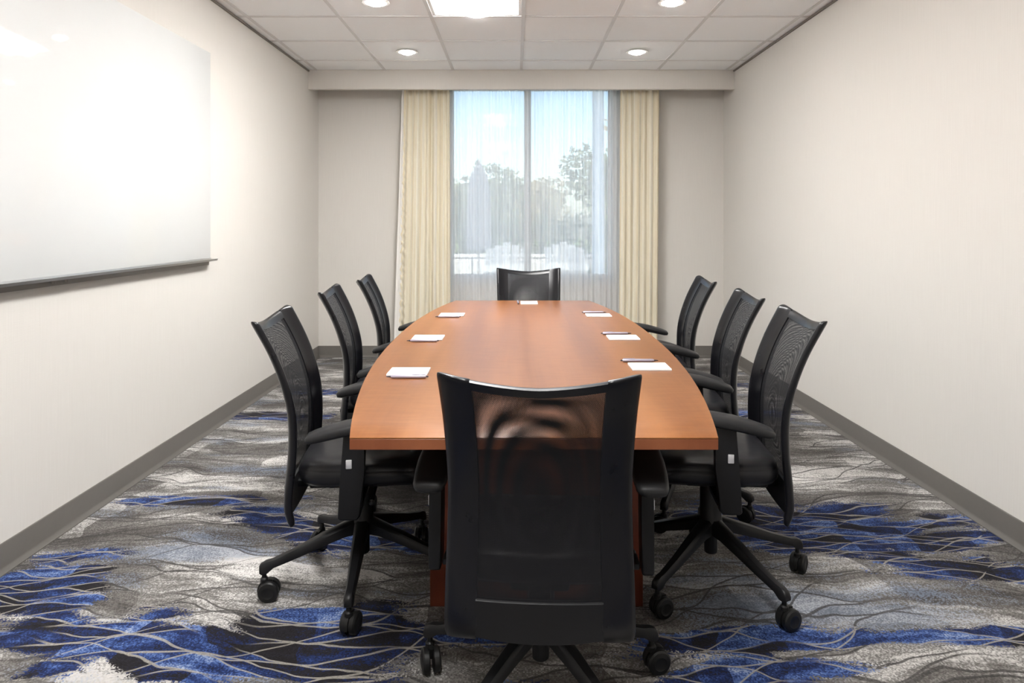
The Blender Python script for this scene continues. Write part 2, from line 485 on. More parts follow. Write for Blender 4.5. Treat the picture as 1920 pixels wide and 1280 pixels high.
def bm_lathe(bm, prof, n=24, axis='Z', origin=(0, 0, 0)):
    """prof: list of (r, h); closed with caps where r>0 at the ends"""
    o = Vector(origin)
    rings = []
    for r, h in prof:
        ring = []
        for i in range(n):
            a = 2 * math.pi * i / n
            c, s_ = r * math.cos(a), r * math.sin(a)
            p = (c, s_, h) if axis == 'Z' else ((h, c, s_) if axis == 'X' else (s_, h, c))
            ring.append(bm.verts.new(o + Vector(p)))
        rings.append(ring)
    for a, b in zip(rings, rings[1:]):
        for i in range(n):
            j = (i + 1) % n
            bm.faces.new((a[i], a[j], b[j], b[i]))
    if prof[0][0] > 1e-6:
        bm.faces.new(rings[0][::-1])
    if prof[-1][0] > 1e-6:
        bm.faces.new(rings[-1])

def lathe_mesh(name, prof, n=24, axis='Z', origin=(0, 0, 0)):
    bm = bmesh.new()
    bm_lathe(bm, prof, n, axis, origin)
    return bm_mesh(name, bm)

def loft_mesh(name, rings, cap=True, smooth=50, closed=True):
    n = len(rings[0])
    verts = [p for r in rings for p in r]
    faces = []
    for a in range(len(rings) - 1):
        for i in range(n if closed else n - 1):
            j = (i + 1) % n
            faces.append((a * n + i, a * n + j, (a + 1) * n + j, (a + 1) * n + i))
    if cap:
        faces.append(tuple(range(n))[::-1])
        faces.append(tuple((len(rings) - 1) * n + i for i in range(n)))
    bm = bmesh.new()
    vv = [bm.verts.new(p) for p in verts]
    for f in faces:
        try:
            bm.faces.new([vv[i] for i in f])
        except ValueError:
            pass
    return bm_mesh(name, bm, smooth)

def prism_mesh(name, pts, axis, a, b, bevel=0.0, seg=2):
    """pts: polygon in the plane across axis ('X': (y,z), 'Y': (x,z), 'Z': (x,y)), extruded a..b"""
    def P(p, t):
        return {'X': (t, p[0], p[1]), 'Y': (p[0], t, p[1]), 'Z': (p[0], p[1], t)}[axis]
    bm = bmesh.new()
    lo = [bm.verts.new(P(p, a)) for p in pts]
    hi = [bm.verts.new(P(p, b)) for p in pts]
    n = len(pts)
    f0 = bm.faces.new(lo[::-1]); f1 = bm.faces.new(hi)
    for i in range(n):
        bm.faces.new((lo[i], lo[(i + 1) % n], hi[(i + 1) % n], hi[i]))
    if bevel:
        es = list(f0.edges) + list(f1.edges)
        bmesh.ops.bevel(bm, geom=es, offset=bevel, segments=seg, profile=0.5, affect='EDGES')
    return bm_mesh(name, bm)

def obj(name, me, mat, parent=None, loc=(0, 0, 0), rot=(0, 0, 0), label=None):
    o = bpy.data.objects.new(name, me)
    COL.objects.link(o)
    if me is not None and mat is not None and len(me.materials) == 0:
        me.materials.append(mat)
    o.location = loc
    o.rotation_euler = rot
    if parent is not None:
        o.parent = parent
    if label:
        o['label'] = label
    return o

def empty(name, loc=(0, 0, 0), rz=0.0):
    o = bpy.data.objects.new(name, None)
    o.empty_display_size = 0.1
    COL.objects.link(o)
    o.location = loc
    o.rotation_euler = (0, 0, rz)
    return o

def tag(o, label=None, cat=None, group=None, kind=None):
    if label: o['label'] = label
    if cat: o['category'] = cat
    if group: o['group'] = group
    if kind: o['kind'] = kind
    return o

def interp(xs, ys, t):
    """Catmull-Rom through (xs, ys)"""
    if t <= xs[0]: return ys[0]
    if t >= xs[-1]: return ys[-1]
    for i in range(len(xs) - 1):
        if xs[i] <= t <= xs[i + 1]:
            break
    h = xs[i + 1] - xs[i]
    u = (t - xs[i]) / h
    def sl(j):
        if j <= 0: return (ys[1] - ys[0]) / (xs[1] - xs[0])
        if j >= len(xs) - 1: return (ys[-1] - ys[-2]) / (xs[-1] - xs[-2])
        return (ys[j + 1] - ys[j - 1]) / (xs[j + 1] - xs[j - 1])
    m0, m1 = sl(i) * h, sl(i + 1) * h
    return ((2 * u ** 3 - 3 * u ** 2 + 1) * ys[i] + (u ** 3 - 2 * u ** 2 + u) * m0 + (-2 * u ** 3 + 3 * u ** 2) * ys[i + 1] + (u ** 3 - u ** 2) * m1)

# ================================================================== ROOM SHELL
def structure(name, me, mat, label, cat):
    return tag(obj(name, me, mat), label, cat, kind='structure')

structure('floor', box_mesh('floor', XL - 0.1, XR + 0.1, YF - 0.1, YB + 0.2, -0.08, 0.0), M['carpet'],
          'patterned broadloom carpet with blue veined drifts on brushed grey', 'floor')
structure('wall_left', box_mesh('wall_left', XL - 0.1, XL, YF - 0.1, YB + 0.2, 0.0, ZC + 0.2), M['wall'],
          'beige woven wallcovering behind the marker board', 'wall')
structure('wall_right', box_mesh('wall_right', XR, XR + 0.1, YF - 0.1, YB + 0.2, 0.0, ZC + 0.2), M['wall'],
          'bare beige woven wallcovering on the right side', 'wall')
structure('wall_rear', box_mesh('wall_rear', XL, XR, YF - 0.1, YF, 0.0, ZC + 0.2), M['wall'],
          'beige wall behind the camera', 'wall')
WX0, WX1, WZ0, WZ1 = -0.63, 0.93, 0.725, 2.57
structure('wall_back', boxes_mesh('wall_back', [
    (XL, WX0, YB, YB + 0.2, 0, ZC + 0.2), (WX1, XR, YB, YB + 0.2, 0, ZC + 0.2),
    (WX0, WX1, YB, YB + 0.2, 0, WZ0), (WX0, WX1, YB, YB + 0.2, WZ1, ZC + 0.2)]), M['wall'],
    'beige end wall pierced by the curtained window', 'wall')
structure('trim_1', box_mesh('trim_1', XL, XR, YS, YS + 0.045, ZS, ZC + 0.06), M['wall'],
          'beige fascia board hiding the curtain track', 'soffit')

# baseboards with a small flared toe
BP = [(0, 0), (0.021, 0), (0.021, 0.004), (0.011, 0.016), (0.008, 0.024), (0.008, 0.103), (0.006, 0.107), (0, 0.107)]
structure('baseboard_left', prism_mesh('baseboard_left', [(XL + a, b) for a, b in BP], 'Y', YF, YB), M['base'],
          'grey rubber wall base along the marker board wall', 'baseboard')
structure('baseboard_right', prism_mesh('baseboard_right', [(XR - a, b) for a, b in BP], 'Y', YF, YB), M['base'],
          'grey rubber wall base along the bare right wall', 'baseboard')
structure('baseboard_back', prism_mesh('baseboard_back', [(YB - a, b) for a, b in BP], 'X', XL + 0.0075, XR - 0.0075), M['base'],
          'grey rubber wall base under the window', 'baseboard')

# suspended ceiling: slab, tiles one by one, grid bars, wall angles
ceil = structure('ceiling', box_mesh('ceiling', XL, XR, YF, YB, ZC + 0.10, ZC + 0.2), M['slab'],
                 'suspended ceiling of white square tiles in a steel grid', 'ceiling')
GX = [XL] + [0.054 + 0.61 * i for i in range(-3, 4)] + [XR]
GY = sorted([YS] + [5.74 - 0.61 * i for i in range(0, 13) if 5.74 - 0.61 * i > YF + 0.05] + [YF])
def is_troffer(i, y0):
    for c, ty in TROFFERS:
        if i == c and ty - 0.05 < y0 < ty + 1.22 - 0.05:
            return True
    return False
TROFFERS = [(3, 5.74 - 0.61 * 4), (3, 5.74 - 0.61 * 9)]
tile_cache = {}
for i in range(len(GX) - 1):
    for j in range(len(GY) - 1):
        x0, x1, y0, y1 = GX[i], GX[i + 1], GY[j], GY[j + 1]
        if is_troffer(i, y0):
            continue
        w, d = round(x1 - x0, 4), round(y1 - y0, 4)
        if (w, d) not in tile_cache:
            tile_cache[(w, d)] = box_mesh('ceiling_tile', -w / 2 + 0.004, w / 2 - 0.004, -d / 2 + 0.004, d / 2 - 0.004, 0.0, 0.016, 0.003, 1)
        obj('ceiling_tile', tile_cache[(w, d)], M['tile'], ceil, ((x0 + x1) / 2, (y0 + y1) / 2, ZC))
for x in GX[1:-1]:
    obj('grid_bar', box_mesh('grid_bar', -0.012, 0.012, YF, YS, -0.004, 0.03), M['grid'], ceil, (x, 0, ZC))
for y in GY[1:-1]:
    for i in range(len(GX) - 1):
        a = GX[i] + (0.012 if i else 0.0)
        b = GX[i + 1] - (0.012 if i < len(GX) - 2 else 0.0)
        obj('grid_bar', box_mesh('grid_bar', a, b, -0.012, 0.012, -0.004, 0.03), M['grid'], ceil, (0, y, ZC))
structure('trim_2', box_mesh('trim_2', XL, XL + 0.012, YF, YS, ZC - 0.016, ZC - 0.0045), M['angle'],
          'wall angle painted dark as gap shade where the ceiling meets the left wall', 'trim')
structure('trim_3', box_mesh('trim_3', XR - 0.012, XR, YF, YS, ZC - 0.016, ZC - 0.0045), M['angle'],
          'wall angle painted dark as gap shade where the ceiling meets the right wall', 'trim')

# ------------------------------------------------------------------ window
win = obj('window_1', boxes_mesh('window_1', [
    (WX0, WX0 + 0.045, YB + 0.06, YB + 0.12, WZ0, WZ1), (WX1 - 0.045, WX1, YB + 0.06, YB + 0.12, WZ0, WZ1),
    (WX0 + 0.045, WX1 - 0.045, YB + 0.06, YB + 0.12, WZ0, WZ0 + 0.05), (WX0 + 0.045, WX1 - 0.045, YB + 0.06, YB + 0.12, WZ1 - 0.05, WZ1)], 0.004), M['frame'])
tag(win, 'wide two-pane window with white frame behind sheer curtain', 'window', kind='structure')
obj('mullion', box_mesh('mullion', 0.085, 0.15, YB + 0.05, YB + 0.125, WZ0 + 0.05, WZ1 - 0.05, 0.004), M['frame'], win)
obj('pane', box_mesh('pane', WX0 + 0.045, 0.085, YB + 0.088, YB + 0.092, WZ0 + 0.05, WZ1 - 0.05), M['glass'], win)
obj('pane', box_mesh('pane', 0.15, WX1 - 0.045, YB + 0.088, YB + 0.092, WZ0 + 0.05, WZ1 - 0.05), M['glass'], win)
obj('window_sill', box_mesh('window_sill', WX0 - 0.03, WX1 + 0.03, YB - 0.02, YB + 0.06, WZ0 - 0.022, WZ0, 0.004), M['frame'], win)

# ------------------------------------------------------------------ curtains
def curtain_mesh(name, xa_top, xb_top, xa_bot, xb_bot, yc, amp, pleats, z0, z1, seed, thick=0.0015, stretch=1.0, rows=26, crinkle=0.0):
    rnd = random.Random(seed)
    n = int(pleats * 10)
    ph = [rnd.uniform(-0.8, 0.8) for _ in range(pleats + 2)]
    am = [rnd.uniform(0.55, 1.25) for _ in range(pleats + 2)]
    sk = [rnd.uniform(-1, 1) for _ in range(pleats + 2)]
    verts, uvs, faces = [], [], []
    for side in (0, 1):
        for r in range(rows + 1):
            t = r / rows
            z = z1 + (z0 - z1) * t
            for c in range(n + 1):
                s_ = c / n
                q = s_ * pleats
                i = int(q); f = q - i
                a_ = am[i] * (1 - f) + am[i + 1] * f
                p_ = ph[i] * (1 - f) + ph[i + 1] * f
                k_ = sk[i] * (1 - f) + sk[i + 1] * f
                xa = xa_top + (xa_bot - xa_top) * t
                xb = xb_top + (xb_bot - xb_top) * t
                x = xa + (xb - xa) * s_ + 0.012 * k_ * math.sin(2.2 * t + p_) * t
                y = yc + amp * a_ * math.sin(2 * math.pi * q + 0.9 * p_ + 0.7 * k_ * t) * (0.75 + 0.25 * t)
                if crinkle and s_ < 0.16:
                    kf = (1 - s_ / 0.16) * min(1.0, 2.2 * t)
                    x += crinkle * kf * math.sin(z * 95 + 2.0 * math.sin(z * 23))
                    y += 1.6 * crinkle * kf * math.sin(z * 80 + 9 * s_)
                y += 0.004 * math.sin(7 * t + 5 * s_ * pleats * 0.3)
                verts.append((x, y + (thick if side else 0.0), z))
                uvs.append((s_ * (xb_top - xa_top) * stretch, z))
    W = n + 1
    off = W * (rows + 1)
    for r in range(rows):
        for c in range(n):
            a = r * W + c
            faces.append((a, a + W, a + W + 1, a + 1))
            if thick:
                faces.append((off + a, off + a + 1, off + a + W + 1, off + a + W))
    if not thick:
        verts, uvs = verts[:off], uvs[:off]
    else:
        for r in range(rows):
            a, b = r * W, r * W + n
            faces.append((a, off + a, off + a + W, a + W))
            faces.append((b, b + W, off + b + W, off + b))
        for c in range(n):
            a, b = c, rows * W + c
            faces.append((a, a + 1, off + a + 1, off + a))
            faces.append((b, off + b, off + b + 1, b + 1))
    return to_mesh(name, verts, faces, uvs, 'cloth', 60)

track = obj('curtain_track', box_mesh('curtain_track', -1.25, 1.50, YB - 0.20, YB - 0.06, 2.594, 2.616, 0.004), M['white'])
tag(track, 'white double curtain track hidden behind the beige fascia', 'curtain track')
sh = obj('sheer_curtain', curtain_mesh('sheer_curtain', -0.76, 1.12, -0.76, 1.12, YB - 0.080, 0.019, 34, 0.015, 2.59, 5, 0.0), M['sheer'])
tag(sh, 'white sheer curtain veiling the whole window', 'curtain')
dl = obj('drape', curtain_mesh('drape', -1.015, -0.60, -1.07, -0.585, YB - 0.165, 0.020, 7, 0.015, 2.59, 11, 0.002, 2.4, 150, 0.006), M['drape'])
tag(dl, 'striped gold beige drape left of the window, crinkled at its hem', 'curtain', 'drapes at the window')
lin = curtain_mesh('lining', -1.036, -1.012, -1.105, -1.066, YB - 0.158, 0.004, 1, 0.015, 2.59, 3, 0.002)
obj('lining_edge', lin, M['lining'], dl, label='white lining showing along the outer edge')
dr = obj('drape', curtain_mesh('drape', 0.965, 1.32, 0.95, 1.30, YB - 0.165, 0.020, 6, 0.015, 2.59, 23, 0.002, 2.4), M['drape'])
tag(dr, 'striped gold beige drape right of the window', 'curtain', 'drapes at the window')

# ------------------------------------------------------------------ ceiling lights
def troffer(i, y0, label):
    x0, x1, y1 = GX[i] + 0.013, GX[i + 1] - 0.013, y0 + 1.22 - 0.013
    y0 = y0 + 0.013
    t = empty('ceiling_panel_light', ((x0 + x1) / 2, (y0 + y1) / 2, ZC))
    tag(t, label, 'ceiling light', 'rectangular ceiling panel lights')
    hx, hy = (x1 - x0) / 2, (y1 - y0) / 2
    obj('frame', boxes_mesh('frame', [(-hx, -hx + 0.02, -hy, hy, 0.0, 0.05), (hx - 0.02, hx, -hy, hy, 0.0, 0.05),
                                      (-hx + 0.02, hx - 0.02, -hy, -hy + 0.02, 0.0, 0.05), (-hx + 0.02, hx - 0.02, hy - 0.02, hy, 0.0, 0.05)]), M['white'], t)
    obj('diffuser', box_mesh('diffuser', -hx + 0.02, hx - 0.02, -hy + 0.02, hy - 0.02, 0.012, 0.02), M['glow'], t)
    n = 12
    pts = [(-0.11 + 0.22 * q / n, 0.012 - 0.034 * math.sin(math.pi * q / n)) for q in range(n + 1)]
    obj('centre_lens', prism_mesh('centre_lens', pts, 'Y', -hy + 0.021, hy - 0.021), M['lens'], t)
troffer(3, TROFFERS[0][1], 'bright rectangular ceiling panel light over the far half of the table')
troffer(3, TROFFERS[1][1], 'rectangular ceiling panel light nearest the camera')
ring_me = lathe_mesh('trim_ring', [(0.058, 0.0), (0.078, -0.002), (0.085, -0.006), (0.084, -0.010), (0.066, -0.011), (0.060, -0.006), (0.058, 0.0)], 40)
lens_me = lathe_mesh('lamp_lens', [(0.001, -0.030), (0.018, -0.0285), (0.035, -0.024), (0.050, -0.016), (0.060, -0.006), (0.060, -0.003), (0.001, -0.003)], 40)
DL = [(-0.861, 5.435, 'round downlight near the fascia, left of the window'), (0.969, 5.435, 'round downlight near the fascia, right of the window'),
      (-0.861, 4.215, 'round downlight left of the bright panel light'), (0.969, 4.215, 'round downlight right of the bright panel light'),
      (-0.861, 2.995, 'round downlight over the left middle chairs'), (0.969, 2.995, 'round downlight over the right middle chairs'),
      (-0.861, 1.775, 'round downlight over the near left chair'), (0.969, 1.775, 'round downlight over the near right chair')]
for x, y, lb in DL:
    t = empty('downlight', (x, y, ZC))
    tag(t, lb, 'ceiling light', 'round recessed downlights')
    obj('trim_ring', ring_me, M['white'], t)
    obj('lamp_lens', lens_me, M['down'], t)

# ------------------------------------------------------------------ marker board
WB = empty('marker_board', (XL + 0.002, 2.88, 1.045))
tag(WB, 'large white glass marker board with metal tray on left wall', 'whiteboard')
HB = 1.235
bm = bmesh.new()
bm_box(bm, 0.012, 0.020, -1.217, 1.217, 0.0, HB, 0.003, 2)
obj('glass_panel', bm_mesh('glass_panel', bm), M['board'], WB)
obj('backing', box_mesh('backing', 0.0, 0.012, -1.15, 1.15, 0.05, HB - 0.05), M['greymetal'], WB)
tray = prism_mesh('marker_tray', [(0.0, -0.012), (0.058, -0.010), (0.062, 0.002), (0.059, 0.003), (0.054, -0.005), (0.024, -0.006), (0.021, 0.006), (0.0, 0.006)], 'Y', -1.217, 1.225)
obj('marker_tray', tray, M['alu'], WB)
obj('tray_support', box_mesh('tray_support', 0.0, 0.022, -1.20, 1.195, -0.034, -0.012, 0.002), M['greymetal'], WB)
for yy in (-0.20, -0.12):
    obj('tray_knob', lathe_mesh('tray_knob', [(0.006, -0.026), (0.008, -0.022), (0.008, -0.012)], 12, 'Z', (0.034, yy, 0)), M['greymetal'], WB)

# ================================================================== TABLE
def half_w(y):
    q = abs((y - (TY0 + TY1) / 2) / ((TY1 - TY0) / 2))
    return 0.443 + 0.138 * (1 - q ** 2.25)
tbl = empty('conference_table', (TX, (TY0 + TY1) / 2, 0))
tag(tbl, 'long boat-shaped cherry wood conference table', 'table')
TYM = (TY0 + TY1) / 2
NS = 48
ys = [TY0 + (TY1 - TY0) * i / NS - TYM for i in range(NS + 1)]
out = [(half_w(y + TYM), y) for y in ys] + [(-half_w(y + TYM), y) for y in reversed(ys)]
obj('tabletop', prism_mesh('tabletop', out, 'Z', TZ - 0.004, TZ, 0.0015, 2), M['wood'], tbl)
obj('edge_band', prism_mesh('edge_band', [(a * 0.9995, b * 0.9998) for a, b in out], 'Z', TZ - 0.030, TZ - 0.004, 0.001, 1), M['woodedge'], tbl)
for y0 in (2.243, 3.905):
    obj('base_panel', box_mesh('base_panel', -0.325, 0.375, y0 - TYM, y0 + 0.036 - TYM, 0.0, TZ - 0.030, 0.002), M['woodleg'], tbl)
obj('spine_panel', box_mesh('spine_panel', -0.018, 0.018, 2.279 - TYM, 3.905 - TYM, 0.02, TZ - 0.030, 0.001), M['woodleg'], tbl)

# ================================================================== CHAIRS
PZ = [0.285, 0.328, 0.397, 0.517, 0.638, 0.741, 0.835, 0.940]
PD = [0.190, 0.202, 0.200, 0.190, 0.194, 0.218, 0.254, 0.308]
WZ = [0.285, 0.45, 0.65, 0.80, 0.94]
WW = [0.985, 0.97, 0.95, 0.965, 0.99]
ZTOP = 0.940
def back_pt(x, yf, z):
    """x, forward offset and nominal height on the back -> chair space, curving and dipping along the top"""
    zt = ZTOP - 0.027 * (1 - min(1.0, (abs(x) / 0.225) ** 1.6))
    zz = z if z < 0.6 else 0.6 + (z - 0.6) * (zt - 0.6) / (ZTOP - 0.6)
    d = interp(PZ, PD, z)
    return (x * interp(WZ, WW, z), yf - d - 0.022, zz)
def zsteps(a, b, n):
    return [a + (b - a) * i / n for i in range(n + 1)]

RAIL = [(0.150, 0.007), (0.172, 0.010), (0.192, 0.017), (0.206, 0.026), (0.215, 0.031), (0.223, 0.0315), (0.229, 0.028), (0.2315, 0.021), (0.229, 0.013), (0.219, 0.006), (0.205, 0.001), (0.185, -0.004), (0.165, -0.007), (0.150, -0.008)]
def rail_mesh(sgn):
    rings = []
    zs = zsteps(0.285, ZTOP, 30)
    cx, cy = 0.19, 0.010
    zs2 = [(zs[0], 0.55), (zs[0] + 0.006, 0.82)] + [(z, 1.0) for z in zs[1:-1]] + [(ZTOP - 0.010, 1.0), (ZTOP - 0.005, 0.93), (ZTOP - 0.002, 0.78), (ZTOP, 0.5)]
    for z, sc in zs2:
        low = max(0.0, (0.40 - z) / 0.115)
        ring = []
        for (a, b) in RAIL:
            a2 = cx + (a - cx) * (1 - (1 - sc) * 0.25)
            b2 = cy + (b - cy) * sc
            p = back_pt(a2, b2, z)
            ring.append((sgn * p[0], p[1], p[2]))
        rings.append(ring)
    return loft_mesh('side_rail', rings, True, 45)
def panel_mesh(name, f, za, zb, nx=14, nz=40, hw=0.153):
    verts, uvs, faces = [], [], []
    for j in range(nz + 1):
        z = za + (zb - za) * j / nz
        for i in range(nx + 1):
            x = -hw + 2 * hw * i / nx
            p = back_pt(x, f(x / hw, (z - za) / (zb - za)), z)
            verts.append(p)
            uvs.append((x, z))
    W = nx + 1
    for j in range(nz):
        for i in range(nx):
            a = j * W + i
            faces.append((a, a + 1, a + W + 1, a + W))
    return to_mesh(name, verts, faces, uvs, 'weave', 60)
def slab_mesh(name, yf0, yf1, za, zb, hw=0.153, nx=16, nz=4, bulge=0.0, sag=0.0):
    """closed curved strip across the back"""
    rings = []
    for i in range(nx + 1):
        x = -hw + 2 * hw * i / nx
        q = 1 - (x / hw) ** 2
        sec = []
        for (yy, zz) in [(yf0, za - sag * q), (yf1, za - sag * q), (yf1, zb - 0.004), ((yf0 * 0.3 + yf1 * 0.7), zb), ((yf0 * 0.7 + yf1 * 0.3), zb), (yf0, zb - 0.004)]:
            sec.append(back_pt(x, yy - bulge * q, max(0.2, zz)))
        rings.append(sec)
    return loft_mesh(name, rings, True, 40)

rail_r, rail_l = rail_mesh(1), rail_mesh(-1)
mesh_rear = panel_mesh('mesh_panel', lambda a, t: -0.006 - 0.010 * (1 - a * a), 0.385, ZTOP - 0.012)
mesh_front = panel_mesh('mesh_panel', lambda a, t: 0.003 - 0.010 * (1 - a * a) + 0.022 * (1 - a * a) * math.sin(math.pi * min(1, max(0, t))) ** 0.8, 0.385, ZTOP - 0.012)
top_band = slab_mesh('top_band', -0.010, 0.009, ZTOP - 0.026, ZTOP - 0.001, bulge=0.010)
low_panel = slab_mesh('lower_panel', -0.012, 0.009, 0.300, 0.392, bulge=0.008, sag=0.012)

def seat_mesh():
    hx, y0, y1 = 0.243, -0.195, 0.225
    cy, hy = (y0 + y1) / 2, (y1 - y0) / 2
    n = 56
    lay = [(0.84, 0.402), (0.95, 0.405), (0.99, 0.418), (1.0, 0.435), (0.995, 0.450), (0.985, 0.4525), (0.985, 0.4545), (0.975, 0.464), (0.93, 0.475), (0.80, 0.483), (0.55, 0.482), (0.25, 0.479)]
    rings = []
    for sc, z in lay:
        r = []
        for i in range(n):
            a = 2 * math.pi * i / n
            c, s_ = math.cos(a), math.sin(a)
            e = 0.42
            px = math.copysign(abs(c) ** e, c) * hx
            py = math.copysign(abs(s_) ** e, s_) * hy
            inset = 1 - sc
            x = px - math.copysign(min(abs(px), inset * hx), px) if False else px * sc
            y = cy + py * (1 - (1 - sc) * hx / hy)
            fy = (y - cy) / hy
            drop = 0.022 * max(0.0, (fy - 0.45) / 0.55) ** 2
            taper = 1.0 - 0.05 * max(0.0, -fy)
            r.append((x * taper, y, z - drop + 0.006 * (abs(x) / hx) ** 2))
        rings.append(r)
    return loft_mesh('seat', rings, True, 60)
seat_me = seat_mesh()
shell_me = box_mesh('seat_shell', -0.175, 0.175, -0.150, 0.150, 0.386, 0.408, 0.007, 2)

def pad_mesh():
    # side profile of the arm pad: y, underside, top, half width
    P = [(-0.137, 0.606, 0.614, 0.024), (-0.132, 0.597, 0.622, 0.034), (-0.115, 0.597, 0.629, 0.041), (-0.07, 0.606, 0.644, 0.045), (-0.02, 0.616, 0.657, 0.046),
         (0.04, 0.626, 0.667, 0.044), (0.09, 0.634, 0.672, 0.042), (0.125, 0.640, 0.672, 0.037), (0.14, 0.646, 0.668, 0.026)]
    rings = []
    for y, zb, zt, hw in P:
        r = []
        for i in range(20):
            a = 2 * math.pi * i / 20
            c, s_ = math.cos(a), math.sin(a)
            r.append((math.copysign(abs(c) ** 0.6, c) * hw, y, (zb + zt) / 2 + math.copysign(abs(s_) ** 0.7, s_) * (zt - zb) / 2))
        rings.append(r)
    return loft_mesh('arm_pad', rings, True, 60)
pad_me = pad_mesh()
post_me = prism_mesh('armrest', [(-0.040, 0.362), (-0.032, 0.354), (0.020, 0.354), (0.030, 0.366), (0.042, 0.50), (0.048, 0.635), (-0.022, 0.622), (-0.026, 0.55), (-0.034, 0.44)], 'X', -0.016, 0.016, 0.006, 3)
button_me = box_mesh('height_button', -0.003, 0.003, -0.0095, 0.0095, -0.014, 0.014, 0.0025, 2)
armbar_me = prism_mesh('arm_bracket', [(-0.03, 0.368), (0.03, 0.368), (0.03, 0.382), (-0.03, 0.382)], 'X', 0.02, 0.264, 0.003, 1)
mech_bm = bmesh.new()
bm_box(mech_bm, -0.075, 0.075, -0.11, 0.10, 0.345, 0.386, 0.010, 2)
bm_box(mech_bm, -0.028, 0.028, -0.222, -0.09, 0.338, 0.362, 0.006, 2)
mech_me = bm_mesh('tilt_mechanism', mech_bm)
knob_me = lathe_mesh('tension_knob', [(0.012, -0.004), (0.026, 0.0), (0.028, 0.01), (0.026, 0.038), (0.012, 0.044)], 18, 'Y', (0, 0.098, 0.358))
lever_bm = bmesh.new()
bm_lathe(lever_bm, [(0.005, 0.07), (0.005, 0.205), (0.009, 0.21), (0.010, 0.255), (0.004, 0.26)], 10, 'X', (0, 0.06, 0.368))
lever_me = bm_mesh('height_lever', lever_bm)
col_me = lathe_mesh('gas_column', [(0.020, 0.10), (0.023, 0.104), (0.023, 0.17), (0.040, 0.172), (0.043, 0.18), (0.042, 0.215), (0.037, 0.225), (0.037, 0.345), (0.030, 0.350)], 28)
def leg_mesh():
    S = [(0.030, 0.176, 0.226, 0.025), (0.07, 0.172, 0.213, 0.023), (0.15, 0.150, 0.185, 0.020), (0.23, 0.126, 0.155, 0.017), (0.30, 0.108, 0.133, 0.015), (0.320, 0.094, 0.131, 0.0155), (0.338, 0.092, 0.124, 0.014), (0.344, 0.096, 0.116, 0.011)]
    rings = []
    for r, zb, zt, hw in S:
        rings.append([(r, -hw, zb), (r, hw, zb), (r, hw, zt - 0.010), (r, hw * 0.62, zt - 0.001), (r, 0, zt), (r, -hw * 0.62, zt - 0.001), (r, -hw, zt - 0.010)])
    return loft_mesh('base_leg', rings, True, 40)
leg_me = leg_mesh()
def caster_mesh():
    bm = bmesh.new()
    R = 0.034
    for s_ in (-1, 1):
        prof = [(0.004, 0.0060), (R - 0.002, 0.0060), (R, 0.0075), (R, 0.020), (R - 0.004, 0.0245), (0.019, 0.027), (0.016, 0.0255), (0.004, 0.0255)]
        prof = [(r, s_ * h) for r, h in prof]
        if s_ < 0: prof = prof[::-1]
        bm_lathe(bm, prof, 24, 'Y', (-0.016, 0, R))
    # hood
    ring0, ring1 = [], []
    pts = []
    for i in range(9):
        a = math.radians(-15 + 125 * i / 8)
        pts.append((-0.016 + (R + 0.004) * math.cos(a), R + (R + 0.004) * math.sin(a)))
    pts += [(-0.016 - 0.004, R + 0.006), (-0.016 + 0.012, R - 0.006)]
    lo = [bm.verts.new((p[0], -0.0055, p[1])) for p in pts]
    hi = [bm.verts.new((p[0], 0.0055, p[1])) for p in pts]
    bm.faces.new(lo[::-1]); bm.faces.new(hi)
    for i in range(len(pts)):
        bm.faces.new((lo[i], lo[(i + 1) % len(pts)], hi[(i + 1) % len(pts)], hi[i]))
    bm_lathe(bm, [(0.009, 0.045), (0.010, 0.060), (0.013, 0.063), (0.013, 0.074), (0.008, 0.078), (0.007, 0.100)], 14, 'Z', (0.0, 0, 0))
    return bm_mesh('caster', bm)
caster_me = caster_mesh()

GROUP_CH = 'mesh-back office chairs around the table'
def chair(x, y, yaw, base_deg, label, dz=0.0, seed=0, adz=0.0):
    """yaw 0 faces +y; base_deg: direction of one base leg in the room"""
    rnd = random.Random(seed)
    r = empty('office_chair', (x, y, 0), math.radians(yaw))
    tag(r, label, 'chair', GROUP_CH)
    up = (0, 0, dz)
    obj('seat', seat_me, M['leather'], r, up)
    obj('seat_shell', shell_me, M['plastic'], r, up)
    obj('side_rail', rail_l, M['leatherback'], r, up)
    obj('side_rail', rail_r, M['leatherback'], r, up)
    obj('mesh_panel', mesh_rear, M['mesh'], r, up)
    obj('mesh_panel', mesh_front, M['mesh'], r, up)
    obj('top_band', top_band, M['leatherback'], r, up)
    obj('lower_panel', low_panel, M['plastic'], r, up)
    for s_ in (-1, 1):
        a = obj('armrest', post_me, M['plastic'], r, (s_ * 0.280, 0, dz + adz))
        obj('arm_pad', pad_me, M['pad'], a)
        obj('height_button', button_me, M['button'], a, (s_ * 0.0175, -0.004, 0.530), label='silver push button')
        obj('arm_bracket', armbar_me, M['plastic'], a, (0, 0, 0), (0, 0, math.pi if s_ > 0 else 0.0))
    mc = obj('tilt_mechanism', mech_me, M['plastic'], r, up)
    obj('tension_knob', knob_me, M['plastic'], mc)
    obj('height_lever', lever_me, M['plastic'], mc)
    obj('gas_column', col_me, M['plastic'], r)
    for i in range(5):
        ang = math.radians(base_deg + 72 * i - yaw)
        lg = obj('base_leg', leg_me, M['plastic'], r, (0, 0, 0), (0, 0, ang))
        obj('caster', caster_me, M['rubber'], lg, (0.328, 0, 0), (0, 0, rnd.uniform(0, 6.28)))
    return r

